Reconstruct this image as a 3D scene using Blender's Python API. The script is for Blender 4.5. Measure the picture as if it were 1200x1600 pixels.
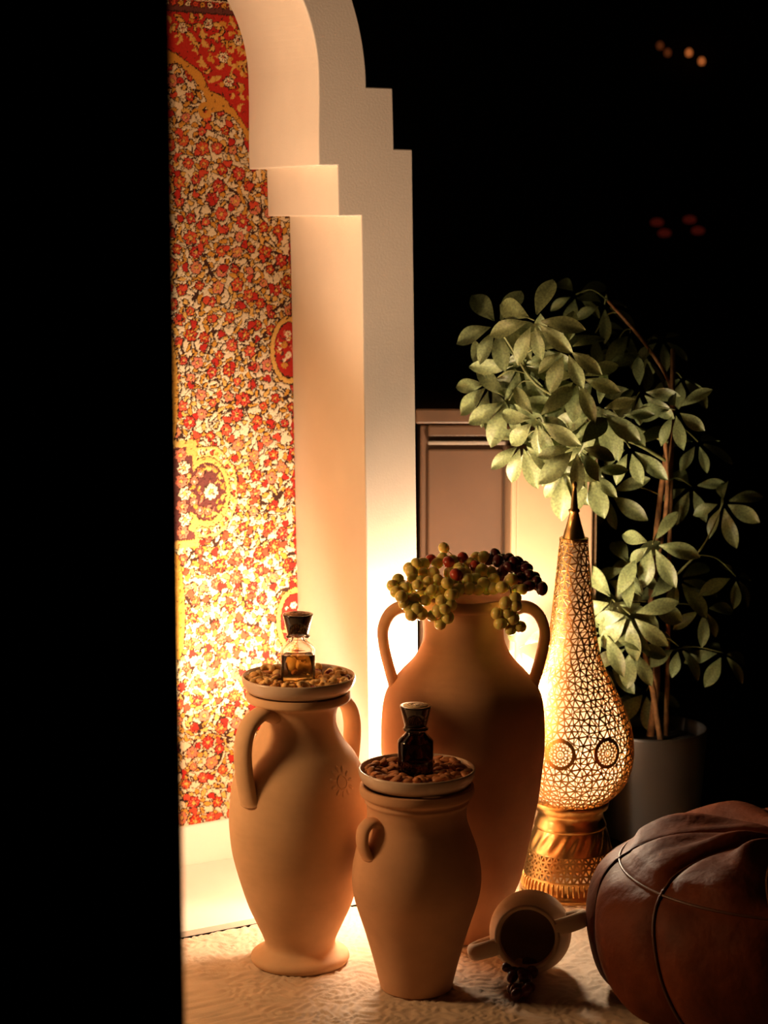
import bpy, math, random
import numpy as np
from mathutils import Vector, Matrix

for o in list(bpy.data.objects):
    bpy.data.objects.remove(o)
scene = bpy.context.scene
C = scene.collection
PI = math.pi
R = math.radians

# ------------------------------------------------------------------ camera
cam_data = bpy.data.cameras.new('camera')
cam = bpy.data.objects.new('camera', cam_data)
C.objects.link(cam)
cam.location = (0, 0, 1.2)
cam.rotation_euler = (R(90 - 8.18), 0, 0)
cam_data.lens = 72.0
cam_data.sensor_width = 36.0
cam_data.sensor_fit = 'AUTO'
cam_data.clip_start = 0.02
cam_data.dof.use_dof = True
cam_data.dof.focus_distance = 3.33
cam_data.dof.aperture_fstop = 5.0
scene.camera = cam

# ------------------------------------------------------------------ world
world = bpy.data.worlds.new('night_room')
scene.world = world
world.use_nodes = True
bg = world.node_tree.nodes['Background']
bg.inputs[0].default_value = (0.35, 0.45, 1.0, 1)
bg.inputs[1].default_value = 0.0012

# ------------------------------------------------------------------ lamps and exposure
def lamp(name, kind, loc, color, watts, radius, target=None, angle=None, blend=1.0):
    d = bpy.data.lights.new(name, kind)
    d.color = color
    d.energy = watts
    d.shadow_soft_size = radius
    if kind == 'SPOT':
        d.spot_size = R(angle)
        d.spot_blend = blend
    o = bpy.data.objects.new(name, d)
    C.objects.link(o)
    o.location = loc
    if target is not None:
        o.rotation_euler = (Vector(target) - Vector(loc)).to_track_quat('-Z', 'Y').to_euler()
    return o

WARM = (1.0, 0.76, 0.52)
lamp('floor_uplight', 'POINT', (-0.005, 3.37, 0.17), WARM, 4.5, 0.045)
lamp('arch_uplight', 'POINT', (0.028, 3.445, 0.40), WARM, 8.0, 0.03)
lamp('carpet_spotlight', 'SPOT', (-0.03, 3.38, 0.14), WARM, 115.0, 0.04, target=(-0.30, 3.66, 0.50), angle=56, blend=1.0)
lamp('corner_uplight', 'POINT', (0.232, 3.535, 0.38), WARM, 17.0, 0.04)
# standing lamp of the room, to the left behind the dark post
lamp('standing_lamp', 'POINT', (-0.80, 3.00, 0.70), (1.0, 0.55, 0.24), 19.0, 0.10)
# added unseen spot, brightens the arch front from low on the left
lamp('arch_fill_spot', 'SPOT', (-0.90, 2.30, 0.50), (1.0, 0.62, 0.37), 105.0, 0.05, target=(0.02, 3.50, 1.36), angle=32, blend=0.9)

vs = scene.view_settings
vs.view_transform = 'Standard'
vs.look = 'None'
vs.exposure = 0.0
vs.gamma = 1.0
vs.use_curve_mapping = False

# ------------------------------------------------------------------ helpers
def tag(o, label=None, cat=None, group=None, kind=None):
    if label: o['label'] = label
    if cat: o['category'] = cat
    if group: o['group'] = group
    if kind: o['kind'] = kind
    return o

def empty(name, loc, rz=0.0):
    o = bpy.data.objects.new(name, None)
    o.empty_display_size = 0.05
    C.objects.link(o)
    o.location = loc
    o.rotation_euler = (0, 0, rz)
    return o

def link(name, me, parent=None):
    o = bpy.data.objects.new(name, me)
    C.objects.link(o)
    if parent is not None:
        o.parent = parent
    return o

def mk_mesh(name, verts, faces, mat, smooth=True):
    me = bpy.data.meshes.new(name)
    me.from_pydata([tuple(v) for v in verts], [], faces)
    if mat: me.materials.append(mat)
    if smooth:
        me.polygons.foreach_set('use_smooth', [True] * len(me.polygons))
    me.update()
    return me

def obj(name, verts, faces, mat, parent=None, smooth=True):
    return link(name, mk_mesh(name, verts, faces, mat, smooth), parent)

def catmull(pts, n=6, closed=False):
    P = [Vector(p) for p in pts]
    out = []
    m = len(P)
    for i in range(m - 1):
        p0 = P[max(i - 1, 0)]; p1 = P[i]; p2 = P[i + 1]; p3 = P[min(i + 2, m - 1)]
        for k in range(n):
            t = k / n
            out.append(0.5 * ((2 * p1) + (-p0 + p2) * t + (2 * p0 - 5 * p1 + 4 * p2 - p3) * t * t + (-p0 + 3 * p1 - 3 * p2 + p3) * t ** 3))
    out.append(P[-1])
    return out

def lathe(prof, seg=64, wob=None):
    """prof: list of (r, z); r == 0 at an end makes a pole. returns verts, faces"""
    V, F, rings = [], [], []
    for r, z in prof:
        if r < 1e-6:
            V.append((0, 0, z)); rings.append([len(V) - 1])
        else:
            ids = []
            for k in range(seg):
                a = 2 * PI * k / seg
                rr = r * (1 + (wob(a, z) if wob else 0))
                V.append((rr * math.cos(a), rr * math.sin(a), z)); ids.append(len(V) - 1)
            rings.append(ids)
    for A, B in zip(rings[:-1], rings[1:]):
        if len(A) == 1 and len(B) == 1: continue
        for k in range(seg):
            j = (k + 1) % seg
            if len(A) == 1: F.append((A[0], B[j], B[k]))
            elif len(B) == 1: F.append((A[k], A[j], B[0]))
            else: F.append((A[k], A[j], B[j], B[k]))
    return V, F

def sm(prof, n=5):
    return [(max(p.x, 0), p.y) for p in catmull([(r, z, 0) for r, z in prof], n)]

def box(x0, x1, y0, y1, z0, z1):
    V = [(x0, y0, z0), (x1, y0, z0), (x1, y1, z0), (x0, y1, z0), (x0, y0, z1), (x1, y0, z1), (x1, y1, z1), (x0, y1, z1)]
    F = [(0, 3, 2, 1), (4, 5, 6, 7), (0, 1, 5, 4), (1, 2, 6, 5), (2, 3, 7, 6), (3, 0, 4, 7)]
    return V, F

def bevel(o, w, seg=2):
    m = o.modifiers.new('bevel', 'BEVEL'); m.width = w; m.segments = seg; m.limit_method = 'ANGLE'
    return o

def tube(path, radii, seg=10, side=None, cross=None, cap=True):
    """sweep along path. cross: list of (a, b) unit cross-section (a along side, b along normal)"""
    P = [Vector(p) for p in path]
    n = len(P)
    if not hasattr(radii, '__len__'): radii = [radii] * n
    if cross is None:
        cross = [(math.cos(2 * PI * k / seg), math.sin(2 * PI * k / seg)) for k in range(seg)]
    seg = len(cross)
    V, F = [], []
    prev = None
    for i in range(n):
        t = (P[min(i + 1, n - 1)] - P[max(i - 1, 0)]).normalized()
        if side is not None:
            u = (Vector(side) - t * t.dot(Vector(side))).normalized()
        else:
            if prev is None:
                u = t.orthogonal().normalized()
            else:
                u = (prev - t * t.dot(prev)).normalized()
            prev = u
        w = t.cross(u)
        for a, b in cross:
            V.append(P[i] + (u * a + w * b) * radii[i])
    for i in range(n - 1):
        for k in range(seg):
            j = (k + 1) % seg
            F.append((i * seg + k, i * seg + j, (i + 1) * seg + j, (i + 1) * seg + k))
    if cap:
        F.append(tuple(range(seg - 1, -1, -1)))
        F.append(tuple(range((n - 1) * seg, n * seg)))
    return V, F

def join(*parts):
    V, F = [], []
    for v, f in parts:
        b = len(V)
        V += list(v)
        F += [tuple(i + b for i in q) for q in f]
    return V, F

def xf(vf, M):
    return [M @ Vector(v) for v in vf[0]], vf[1]

# ------------------------------------------------------------------ materials
MATS = {}
def nodes_of(m):
    m.use_nodes = True
    nt = m.node_tree
    return nt, nt.nodes['Principled BSDF']

def mat(name, col, rough=0.6, metal=0.0, var=0.0, vscale=20.0, bump=0.0, bscale=60.0, bdist=0.002, spec=0.5, **kw):
    if name in MATS: return MATS[name]
    m = bpy.data.materials.new(name)
    nt, b = nodes_of(m)
    b.inputs['Base Color'].default_value = (*col, 1)
    b.inputs['Roughness'].default_value = rough
    b.inputs['Metallic'].default_value = metal
    b.inputs['Specular IOR Level'].default_value = spec
    for k, v in kw.items():
        b.inputs[k.replace('_', ' ')].default_value = v
    tc = nt.nodes.new('ShaderNodeTexCoord')
    if var > 0:
        nz = nt.nodes.new('ShaderNodeTexNoise')
        nz.inputs['Scale'].default_value = vscale
        nz.inputs['Detail'].default_value = 4
        nt.links.new(tc.outputs['Object'], nz.inputs['Vector'])
        rp = nt.nodes.new('ShaderNodeValToRGB')
        rp.color_ramp.elements[0].position = 0.3
        rp.color_ramp.elements[1].position = 0.7
        rp.color_ramp.elements[0].color = (*[max(c * (1 - var), 0) for c in col], 1)
        rp.color_ramp.elements[1].color = (*[min(c * (1 + var), 1) for c in col], 1)
        nt.links.new(nz.outputs['Fac'], rp.inputs['Fac'])
        nt.links.new(rp.outputs['Color'], b.inputs['Base Color'])
    if bump > 0:
        nz2 = nt.nodes.new('ShaderNodeTexNoise')
        nz2.inputs['Scale'].default_value = bscale
        nz2.inputs['Detail'].default_value = 5
        nt.links.new(tc.outputs['Object'], nz2.inputs['Vector'])
        bp = nt.nodes.new('ShaderNodeBump')
        bp.inputs['Strength'].default_value = bump
        bp.inputs['Distance'].default_value = bdist
        nt.links.new(nz2.outputs['Fac'], bp.inputs['Height'])
        nt.links.new(bp.outputs['Normal'], b.inputs['Normal'])
    MATS[name] = m
    return m

def clay(name, col):
    m = mat(name, col, 0.85, var=0.10, vscale=14, spec=0.25)
    nt = m.node_tree; b = nt.nodes['Principled BSDF']
    tc = nt.nodes.new('ShaderNodeTexCoord')
    wv = nt.nodes.new('ShaderNodeTexWave')
    wv.wave_type = 'BANDS'; wv.bands_direction = 'Z'
    wv.inputs['Scale'].default_value = 26; wv.inputs['Distortion'].default_value = 6.0; wv.inputs['Detail'].default_value = 3
    wv.inputs['Detail Scale'].default_value = 0.6
    nz = nt.nodes.new('ShaderNodeTexNoise'); nz.inputs['Scale'].default_value = 160; nz.inputs['Detail'].default_value = 4
    mx = nt.nodes.new('ShaderNodeMath'); mx.operation = 'MULTIPLY_ADD'; mx.inputs[1].default_value = 0.5
    nt.links.new(tc.outputs['Object'], wv.inputs['Vector']); nt.links.new(tc.outputs['Object'], nz.inputs['Vector'])
    nt.links.new(wv.outputs['Fac'], mx.inputs[0]); nt.links.new(nz.outputs['Fac'], mx.inputs[2])
    bp = nt.nodes.new('ShaderNodeBump'); bp.inputs['Strength'].default_value = 0.16; bp.inputs['Distance'].default_value = 0.0009
    nt.links.new(mx.outputs[0], bp.inputs['Height']); nt.links.new(bp.outputs['Normal'], b.inputs['Normal'])
    return m

M_DARK = mat('dark_wall_paint', (0.02, 0.017, 0.015), 0.9, var=0.2, vscale=2)
M_FLOOR = mat('dark_floor', (0.03, 0.024, 0.02), 0.6, var=0.3, vscale=3)
M_BLACK = mat('black_matte_post', (0.004, 0.003, 0.003), 1.0, spec=0.0, var=0.2, vscale=4)
M_PLASTER = mat('white_plaster', (0.78, 0.70, 0.60), 0.9, var=0.03, vscale=9, bump=0.35, bscale=260, bdist=0.0006, spec=0.2)
M_BOARD = mat('white_board', (0.82, 0.76, 0.68), 0.6, var=0.03, vscale=6, bump=0.05, bscale=30)
M_CLAY1 = clay('pale_clay', (0.66, 0.42, 0.24))
M_CLAY2 = clay('beige_clay', (0.60, 0.34, 0.19))
M_CLAY3 = clay('tan_clay', (0.58, 0.31, 0.165))
M_CLAY4 = clay('sand_clay', (0.66, 0.48, 0.32))
M_DISH = mat('glazed_dish', (0.66, 0.50, 0.38), 0.25, var=0.05, vscale=15, bump=0.03, bscale=40)
M_GOLD = mat('gold_brass', (0.50, 0.29, 0.10), 0.36, 1.0, var=0.12, vscale=40, bump=0.08, bscale=220, bdist=0.0006)
M_GOLD2 = mat('worn_brass', (0.72, 0.43, 0.15), 0.28, 1.0, var=0.15, vscale=30)
M_LEATHER = mat('brown_leather', (0.115, 0.024, 0.005), 0.62, spec=0.15, var=0.3, vscale=16, bump=0.55, bscale=16, bdist=0.012)
M_PIPING = mat('leather_piping', (0.08, 0.022, 0.008), 0.45, var=0.2, vscale=60)
M_LEAF = mat('leaf_green', (0.27, 0.33, 0.14), 0.42, var=0.35, vscale=18, spec=0.6)
M_STEM = mat('green_stem', (0.22, 0.24, 0.08), 0.6, var=0.2, vscale=60)
M_BARK = mat('orange_bark', (0.36, 0.17, 0.06), 0.8, var=0.4, vscale=80, bump=0.5, bscale=120)
M_POT = mat('grey_planter', (0.13, 0.12, 0.115), 0.38, 0.3, var=0.06, vscale=6)
M_SOIL = mat('soil', (0.03, 0.02, 0.012), 1.0, var=0.5, vscale=90, bump=0.8, bscale=90)
M_GRAPE = mat('green_grape', (0.80, 0.70, 0.20), 0.28, var=0.18, vscale=50, Subsurface_Weight=0.6, Subsurface_Scale=0.006)
M_GRAPE_R = mat('red_grape', (0.42, 0.05, 0.02), 0.3, var=0.4, vscale=50, Subsurface_Weight=0.3, Subsurface_Scale=0.005)
M_GRAPE_D = mat('dark_grape', (0.09, 0.012, 0.014), 0.3, var=0.5, vscale=50, Subsurface_Weight=0.2, Subsurface_Scale=0.004)
M_TWIG = mat('grape_stalk', (0.42, 0.30, 0.10), 0.7, var=0.2, vscale=90)
M_CASHEW = mat('roasted_cashew', (0.78, 0.48, 0.17), 0.5, var=0.22, vscale=70)
M_PEANUT = mat('roasted_peanut', (0.66, 0.34, 0.10), 0.55, var=0.25, vscale=90)
M_ALMOND = mat('almond_skin', (0.40, 0.15, 0.05), 0.6, var=0.35, vscale=120, bump=0.4, bscale=300, bdist=0.0006)
M_BERRY = mat('dried_berry', (0.28, 0.025, 0.015), 0.35, var=0.4, vscale=90, bump=0.4, bscale=200)
M_CAP = mat('black_lacquer', (0.012, 0.008, 0.007), 0.12, var=0.1, vscale=10, Coat_Weight=0.6)
M_WOODDISC = mat('copper_disc', (0.42, 0.20, 0.09), 0.35, 0.4, var=0.15, vscale=60)
M_CREAMDISC = mat('cream_disc', (0.80, 0.62, 0.38), 0.45, var=0.05, vscale=60)
M_INK = mat('dark_ink', (0.05, 0.02, 0.01), 0.6, var=0.1, vscale=60)
M_CAB = mat('brown_cabinet', (0.11, 0.055, 0.027), 0.7, var=0.15, vscale=5)
M_CABTOP = mat('cabinet_top_wood', (0.11, 0.055, 0.026), 0.45, var=0.25, vscale=9)
M_CABPALE = mat('pale_panel', (0.42, 0.28, 0.17), 0.42, var=0.06, vscale=6)
M_STEEL = mat('brushed_rail', (0.30, 0.25, 0.20), 0.6, 0.2, var=0.05, vscale=20)

def emit(name, col, s):
    m = bpy.data.materials.new(name); nt, b = nodes_of(m)
    b.inputs['Base Color'].default_value = (*col, 1)
    b.inputs['Emission Color'].default_value = (*col, 1)
    b.inputs['Emission Strength'].default_value = s
    return m
M_BULB = emit('lit_bulb', (1.0, 0.40, 0.12), 6.0)
M_AMBER = emit('amber_light', (1.0, 0.26, 0.06), 0.35)
M_AMBER2 = emit('dim_amber_light', (1.0, 0.24, 0.06), 0.06)
M_REDDIM = emit('dim_red_reflection', (1.0, 0.10, 0.05), 0.025)

def glass(name, col, ior, rough=0.0):
    m = bpy.data.materials.new(name); nt, b = nodes_of(m)
    b.inputs['Base Color'].default_value = (*col, 1)
    b.inputs['Roughness'].default_value = rough
    b.inputs['IOR'].default_value = ior
    b.inputs['Transmission Weight'].default_value = 1.0
    return m
M_GLASS = glass('clear_glass', (1, 0.98, 0.95), 1.45)
M_LIQ = glass('amber_perfume', (1.0, 0.78, 0.36), 1.13)
M_SMOKE = glass('smoky_brown_glass', (0.035, 0.014, 0.008), 1.45, 0.03)

# ------------------------------------------------------------------ room shell
def struct(name, vf, m):
    return tag(obj(name, *vf, m, smooth=False), kind='structure')
FZ = -0.010
struct('floor', box(-3.1, 3.1, -1.6, 8.1, FZ - 0.1, FZ), M_FLOOR)
struct('ceiling', box(-3.1, 3.1, -1.6, 8.1, 2.8, 2.9), M_DARK)
struct('wall_back', box(-3.0, 3.0, 8.0, 8.1, FZ, 2.8), M_DARK)
struct('wall_front', box(-3.0, 3.0, -1.6, -1.5, FZ, 2.8), M_DARK)
struct('wall_left', box(-3.1, -3.0, -1.6, 8.1, FZ, 2.8), M_DARK)
struct('wall_right', box(3.0, 3.1, -1.6, 8.1, FZ, 2.8), M_DARK)
# the dark post close to the camera on the left
post = struct('trim_1', box(-0.50, -0.1622, 1.58, 1.60, FZ, 2.8), M_BLACK)
bevel(post, 0.004)

# ------------------------------------------------------------------ arch niche
AX, AY = -0.335, 3.3207
TH = R(30)
LEAN = -0.016
NZ = FZ + 0.008
niche = empty('arch_niche', (AX, AY, NZ), TH)
niche.rotation_euler = (0, LEAN, TH)
tag(niche, 'white plaster moorish arch niche with stepped edges and deep reveal', 'arch')

def half_inner(d, dz):
    """(u, z) from the floor to the crown; d widens it (the reveal is splayed towards the back)"""
    p = [(0.3615, 0.0), (0.3615, 0.60), (0.3615, 1.199), (0.3175, 1.199), (0.3175, 1.283), (0.282, 1.283)] + [(0.2820 + 0.0025 * (0.5 - 0.5 * math.cos(PI * k / 10)), 1.30 + 0.012 * k) for k in range(1, 11)]
    p = [(u + d, z) for u, z in p]
    n = 44
    for k in range(1, n + 1):
        a = PI / 2 * k / n
        p.append(((0.2845 + d) * math.cos(a), 1.43 + dz + 0.285 * math.sin(a)))
    return p
def half_outer():
    p = [(0.4635, 0.0), (0.4635, 0.6), (0.464, 1.310), (0.428, 1.311), (0.4267, 1.412), (0.376, 1.413)]
    n = 44
    for k in range(1, n + 1):
        a = PI / 2 * k / n
        p.append((0.376 * math.cos(a), 1.413 + 0.40 * math.sin(a)))
    return p
def full(h):
    return h + [(-u, z) for u, z in reversed(h[:-1])]

def arch_mesh():
    fi, bi, oo = full(half_inner(0, 0)), full(half_inner(0.028, 0.012)), full(half_outer())
    V, F = [], []
    def add(pts, y):
        b = len(V); V.extend([(u, y, z) for u, z in pts]); return b
    a = add(fi, 0.0); b = add(bi, 0.318); c = add(oo, 0.0); d = add(oo, 0.318)
    n, m = len(fi), len(oo)
    for i in range(n - 1): F.append((a + i, a + i + 1, b + i + 1, b + i))
    for i in range(m - 1): F.append((c + i, d + i, d + i + 1, c + i + 1))
    F.append(tuple([c + i for i in range(m)] + [a + i for i in range(n - 1, -1, -1)]))
    F.append(tuple([b + i for i in range(n)] + [d + i for i in range(m - 1, -1, -1)]))
    # feet
    F.append((a, b, d, c)); F.append((a + n - 1, c + m - 1, d + m - 1, b + n - 1))
    return V, F
surround = obj('arch_surround', *arch_mesh(), M_PLASTER, niche, smooth=False)
bevel(surround, 0.0022, 2)
# back board of the niche
bb = obj('back_board', *box(-0.47, 0.47, 0.322, 0.345, 0.0, 1.83), M_PLASTER, niche, smooth=False)
sill = obj('niche_floor', *box(-0.362, 0.362, 0.0, 0.32, 0.0, 0.010), M_BOARD, niche, smooth=False)
sill.rotation_euler = (0, -LEAN, 0)

# ------------------------------------------------------------------ hanging carpet (woven pattern as colour on a fine grid)
def carpet():
    rng = np.random.RandomState(7)
    cols = np.concatenate([np.arange(-0.40, 0.118, 0.0045), np.arange(0.118, 0.4001, 0.00115)])
    rows = np.arange(0.086, 1.700, 0.00125)
    S, Z = np.meshgrid(cols, rows)
    S0, Z0 = S.copy(), Z.copy()
    def wv(l, p): return np.sin(2 * PI * (S0 * math.cos(p) + Z0 * math.sin(p)) / l + p * 7)
    S = S + 0.0006 * (wv(0.007, 0.4) + wv(0.011, 1.9) + wv(0.0045, 2.7)) + rng.uniform(-0.0006, 0.0006, S.shape)
    Z = Z + 0.0006 * (wv(0.008, 1.1) + wv(0.012, 2.4) + wv(0.005, 0.2)) + rng.uniform(-0.0006, 0.0006, S.shape)
    H, W = S.shape
    col = np.empty((H, W, 3)); 
    IV = np.array((0.66, 0.52, 0.34)); OC = np.array((0.54, 0.25, 0.04)); OC2 = np.array((0.62, 0.35, 0.09))
    RD = np.array((0.42, 0.024, 0.016)); RD2 = np.array((0.54, 0.06, 0.028)); SA = np.array((0.58, 0.17, 0.10))
    DK = np.array((0.045, 0.018, 0.012)); BR = np.array((0.12, 0.035, 0.03)); CR = np.array((0.78, 0.62, 0.40))
    col[:] = IV
    # colour drift of the wool
    col *= (1 + 0.06 * np.sin(S * 37 + 3 * np.sin(Z * 11)) * np.sin(Z * 23))[..., None]
    def win(cx, cz, r):
        i0, i1 = np.searchsorted(rows, cz - r), np.searchsorted(rows, cz + r)
        j0, j1 = np.searchsorted(cols, cx - r), np.searchsorted(cols, cx + r)
        return slice(i0, i1), slice(j0, j1)
    def put(sl, mask, c):
        col[sl][mask] = c
    def flower(cx, cz, r, n, c, cc, rot, outline=True, streak=None):
        sl = win(cx, cz, r * 1.4)
        x, z = S[sl] - cx, Z[sl] - cz
        if x.size == 0: return
        d = np.hypot(x, z); a = np.arctan2(z, x) + rot
        pr = r * (0.74 + 0.26 * np.abs(np.cos(n * a / 2)))
        if outline: put(sl, d < pr + 0.0017, DK)
        put(sl, d < pr, c)
        if streak is not None:
            put(sl, (d < pr * 0.82) & (d > 0.3 * r) & (np.abs(np.cos(n * a / 2)) > 0.93), streak)
        put(sl, d < 0.36 * r, DK if outline else c)
        put(sl, d < 0.29 * r, cc)
    def leaf(cx, cz, l, w, rot, c, bend=0.0, outline=True):
        sl = win(cx, cz, l * 1.5)
        x, z = S[sl] - cx, Z[sl] - cz
        if x.size == 0: return
        u = x * np.cos(rot) + z * np.sin(rot); v = -x * np.sin(rot) + z * np.cos(rot)
        v = v + bend * u * u / l
        lim = np.where(np.abs(u) < l, w * np.sqrt(np.clip(1 - (u / l) ** 2, 0, 1)) * (1 - 0.35 * u / l), -1)
        lo = np.where(np.abs(u) < l + .0012, (w + 0.0017) * np.sqrt(np.clip(1 - (u / (l + .0012)) ** 2, 0, 1)) * (1 - 0.35 * u / l), -1)
        if outline: put(sl, np.abs(v) < lo, DK)
        put(sl, np.abs(v) < lim, c)
    # vines
    def noise(fx, seed):
        r2 = np.random.RandomState(seed); h = np.zeros_like(S)
        for _ in range(14):
            k = r2.uniform(0.5, 1.0) * fx; a = r2.uniform(0, 2 * PI); p = r2.uniform(0, 2 * PI)
            h += np.sin(k * (S * np.cos(a) + Z * np.sin(a)) + p)
        return h / 3.7
    for sd in (1, 2, 3):
        h = noise(150, sd)
        g = np.abs(h)
        col[g < 0.07] = DK
    # leaves and flowers scattered with a minimum distance
    pts = []
    def scatter(count, dmin, x0, x1, z0, z1):
        out = []; cell = {}
        for _ in range(count):
            x, z = rng.uniform(x0, x1), rng.uniform(z0, z1)
            k = (int(x / dmin), int(z / dmin)); ok = True
            for di in (-1, 0, 1):
                for dj in (-1, 0, 1):
                    for q in cell.get((k[0] + di, k[1] + dj), ()):
                        if (q[0] - x) ** 2 + (q[1] - z) ** 2 < dmin * dmin: ok = False
            if ok:
                cell.setdefault(k, []).append((x, z)); out.append((x, z))
        return out
    for x, z in scatter(24000, 0.0125, -0.40, 0.40, 0.09, 1.69):
        leaf(x, z, rng.uniform(0.0045, 0.010), rng.uniform(0.0024, 0.0042), rng.uniform(0, PI * 2), OC if rng.rand() < 0.6 else OC2, rng.uniform(-0.5, 0.5))
    for x, z in scatter(9000, 0.0265, -0.40, 0.40, 0.09, 1.69):
        k = rng.rand(); edge = x > 0.335
        c = RD if k < (0.75 if edge else 0.42) else (RD2 if k < 0.8 else SA)
        n = rng.choice([5, 6, 8])
        flower(x, z, rng.uniform(0.0075, 0.0130), n, c, OC2, rng.uniform(0, 6), True, OC if rng.rand() < 0.55 else SA)
    for x, z in scatter(3000, 0.030, -0.40, 0.40, 0.09, 1.69):
        c = (RD, RD2)[rng.randint(2)]
        leaf(x, z, rng.uniform(0.006, 0.010), rng.uniform(0.004, 0.006), rng.uniform(0, 6), c, 0.4)
    # red side border
    edge = 0.387 + 0.003 * np.sin(Z * 60)
    m = S > edge
    col[m] = RD * 0.8
    for z in np.arange(0.1, 1.69, 0.022):
        flower(0.3935, z, 0.006, 5, OC, RD, z * 50, True)
    # central pole ornaments (ochre pods along the axis)
    for z0, z1 in ((0.80, 1.00), (0.40, 0.60)):
        zc, hl = (z0 + z1) / 2, (z1 - z0) / 2
        u = (Z - zc) / hl
        ww = 0.017 * np.sqrt(np.clip(1 - u * u, 0, 1))
        col[(np.abs(S - 0.140) < ww + 0.002) & (np.abs(u) < 1.02)] = DK
        col[(np.abs(S - 0.140) < ww) & (np.abs(u) < 1)] = OC
        for k in range(60):
            zz = rng.uniform(z0 + .02, z1 - .02); xx = rng.uniform(0.13, 0.163)
            leaf(xx, zz, 0.003, 0.001, rng.uniform(0, 6), OC2, 0, False)
    # big medallion with rounded lobes
    def medallion(cx, cz, rx, rz, band, inner):
        x, z = (S - cx) / rx, (Z - cz) / rz
        d = np.hypot(x, z); a = np.arctan2(z, x)
        sc = 1 + 0.045 * np.abs(np.sin(4 * a))
        col[d < (1.32 * sc) + 0.03] = DK
        col[d < 1.32 * sc] = band * np.array((1.1, 1.15, 1.3))
        ring = (d > 1.10) & (d < 1.28)
        col[ring & (np.sin(a * 14 + 6 * d) > 0.75)] = IV
        col[ring & (np.sin(a * 14 + 2.2) > 0.9)] = RD
        col[d < 1.06] = DK
        col[d < 1.03] = band
        col[d < 0.86] = inner * 0.5
        col[d < 0.83] = inner
    medallion(0.071, 0.705, 0.045, 0.062, OC2, BR)
    medallion(0.209, 0.705, 0.045, 0.062, OC2, BR)
    # dark cartouche between the lobes
    m = (np.abs(Z - 0.705) < 0.085) & (S < 0.176 - 0.006 * np.sign(np.sin((Z - 0.705) * 90))) & (S > 0.10)
    mo = (np.abs(Z - 0.705) < 0.098) & (S < 0.190) & (S > 0.09) & (np.hypot((S - .209) / .045, (Z - .705) / .062) > 1.03)
    col[mo & ~m] = OC2
    col[m] = BR
    for k in range(7):
        flower(0.158 + 0.006 * (k % 2), 0.635 + k * 0.0235, 0.0125, 6, CR if k % 2 else SA, OC2, k, True, RD2)
    flower(0.217, 0.705, 0.0165, 9, CR, OC2, 0.3, False, IV)
    flower(0.063, 0.705, 0.0165, 9, CR, OC2, 0.3, False, IV)
    for k in range(14):
        a = 2 * PI * k / 14 + 0.2
        leaf(0.211 + 0.030 * math.cos(a), 0.705 + 0.044 * math.sin(a), 0.0075, 0.0034, a + 1.2, OC2 if k % 2 else OC, 0.5, False)
    for a in (1.9, 2.5, 3.6, 4.3, 4.9):
        flower(0.205 + 0.026 * math.cos(a), 0.705 + 0.036 * math.sin(a), 0.008, 6, SA, CR, a, True, RD2)
    for k in range(22):
        a = -1.9 + 3.8 * k / 21
        leaf(0.209 + 0.054 * math.cos(a), 0.705 + 0.074 * math.sin(a), 0.005, 0.0022, a + rng.uniform(-1, 1), (IV, OC, RD2, IV)[k % 4], 0.4, k % 2 == 0)
    for k in range(26):
        a, q = rng.uniform(0, 6.28), math.sqrt(rng.rand())
        leaf(0.209 + 0.034 * q * math.cos(a), 0.705 + 0.047 * q * math.sin(a), rng.uniform(.003, .006), .0018, rng.uniform(0, 6), (OC, OC2, SA)[k % 3], 0.4, False)
    flower(0.217, 0.705, 0.0150, 9, CR, OC2, 0.3, True, IV)
    # red half medallions at the right border
    for cz, hz in ((0.955, 0.050), (0.447, 0.05)):
        d = np.hypot((S - 0.383) / 0.040, (Z - cz) / (hz + 0.012))
        col[d < 1.04] = DK; col[d < 1.0] = OC2
        d = np.hypot((S - 0.383) / 0.030, (Z - cz) / hz)
        col[d < 1.05] = DK; col[d < 1.0] = RD
        for k in range(16):
            leaf(rng.uniform(0.358, 0.39), cz + rng.uniform(-.035, .035), rng.uniform(.003, .007), .002, rng.uniform(0, 6), (OC2, SA, CR, BR)[k % 4], 0.5, False)
        for k in range(4):
            flower(0.372 + 0.008 * (k % 2), cz - 0.028 + 0.019 * k, 0.007, 6, CR if k % 2 else OC, SA, k, False)
    # red corner field above a scalloped ochre band
    bx = np.array([-0.5, 0.10, 0.154, 0.176, 0.200, 0.2216, 0.2321, 0.2357, 0.2606, 0.2853, 0.3073, 0.34, 0.40])
    bz = np.array([1.475, 1.482, 1.479, 1.475, 1.4565, 1.4351, 1.411, 1.402, 1.3995, 1.3788, 1.3455, 1.30, 1.26])
    bnd = np.interp(S, bx, bz)
    wdt = 0.012 + 0.005 * np.sin(S * 60)
    up = Z > bnd + wdt
    col[(Z > bnd - wdt - 0.002) & (Z < bnd + wdt + 0.0022)] = DK
    col[(Z > bnd - wdt) & (Z < bnd + wdt)] = OC
    col[up & (Z > bnd + wdt + .002)] = RD
    def isup(x, z): return z > np.interp(x, bx, bz) + 0.024
    for x, z in scatter(3600, 0.0145, -0.40, 0.40, 1.36, 1.55):
        if isup(x, z):
            a = rng.uniform(0, 6)
            for k in range(rng.randint(1, 4)):
                leaf(x + 0.005 * k * math.cos(a), z + 0.005 * k * math.sin(a), rng.uniform(0.006, 0.010), rng.uniform(0.0026, 0.0042), a + rng.uniform(-1.2, 1.2), OC2 if rng.rand() < .7 else OC, 0.6, rng.rand() < .4)
    for x, z in scatter(500, 0.042, -0.40, 0.40, 1.36, 1.55):
        if isup(x, z): flower(x, z, 0.009, 6, CR, SA, rng.uniform(0, 6), True, BR)
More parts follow.
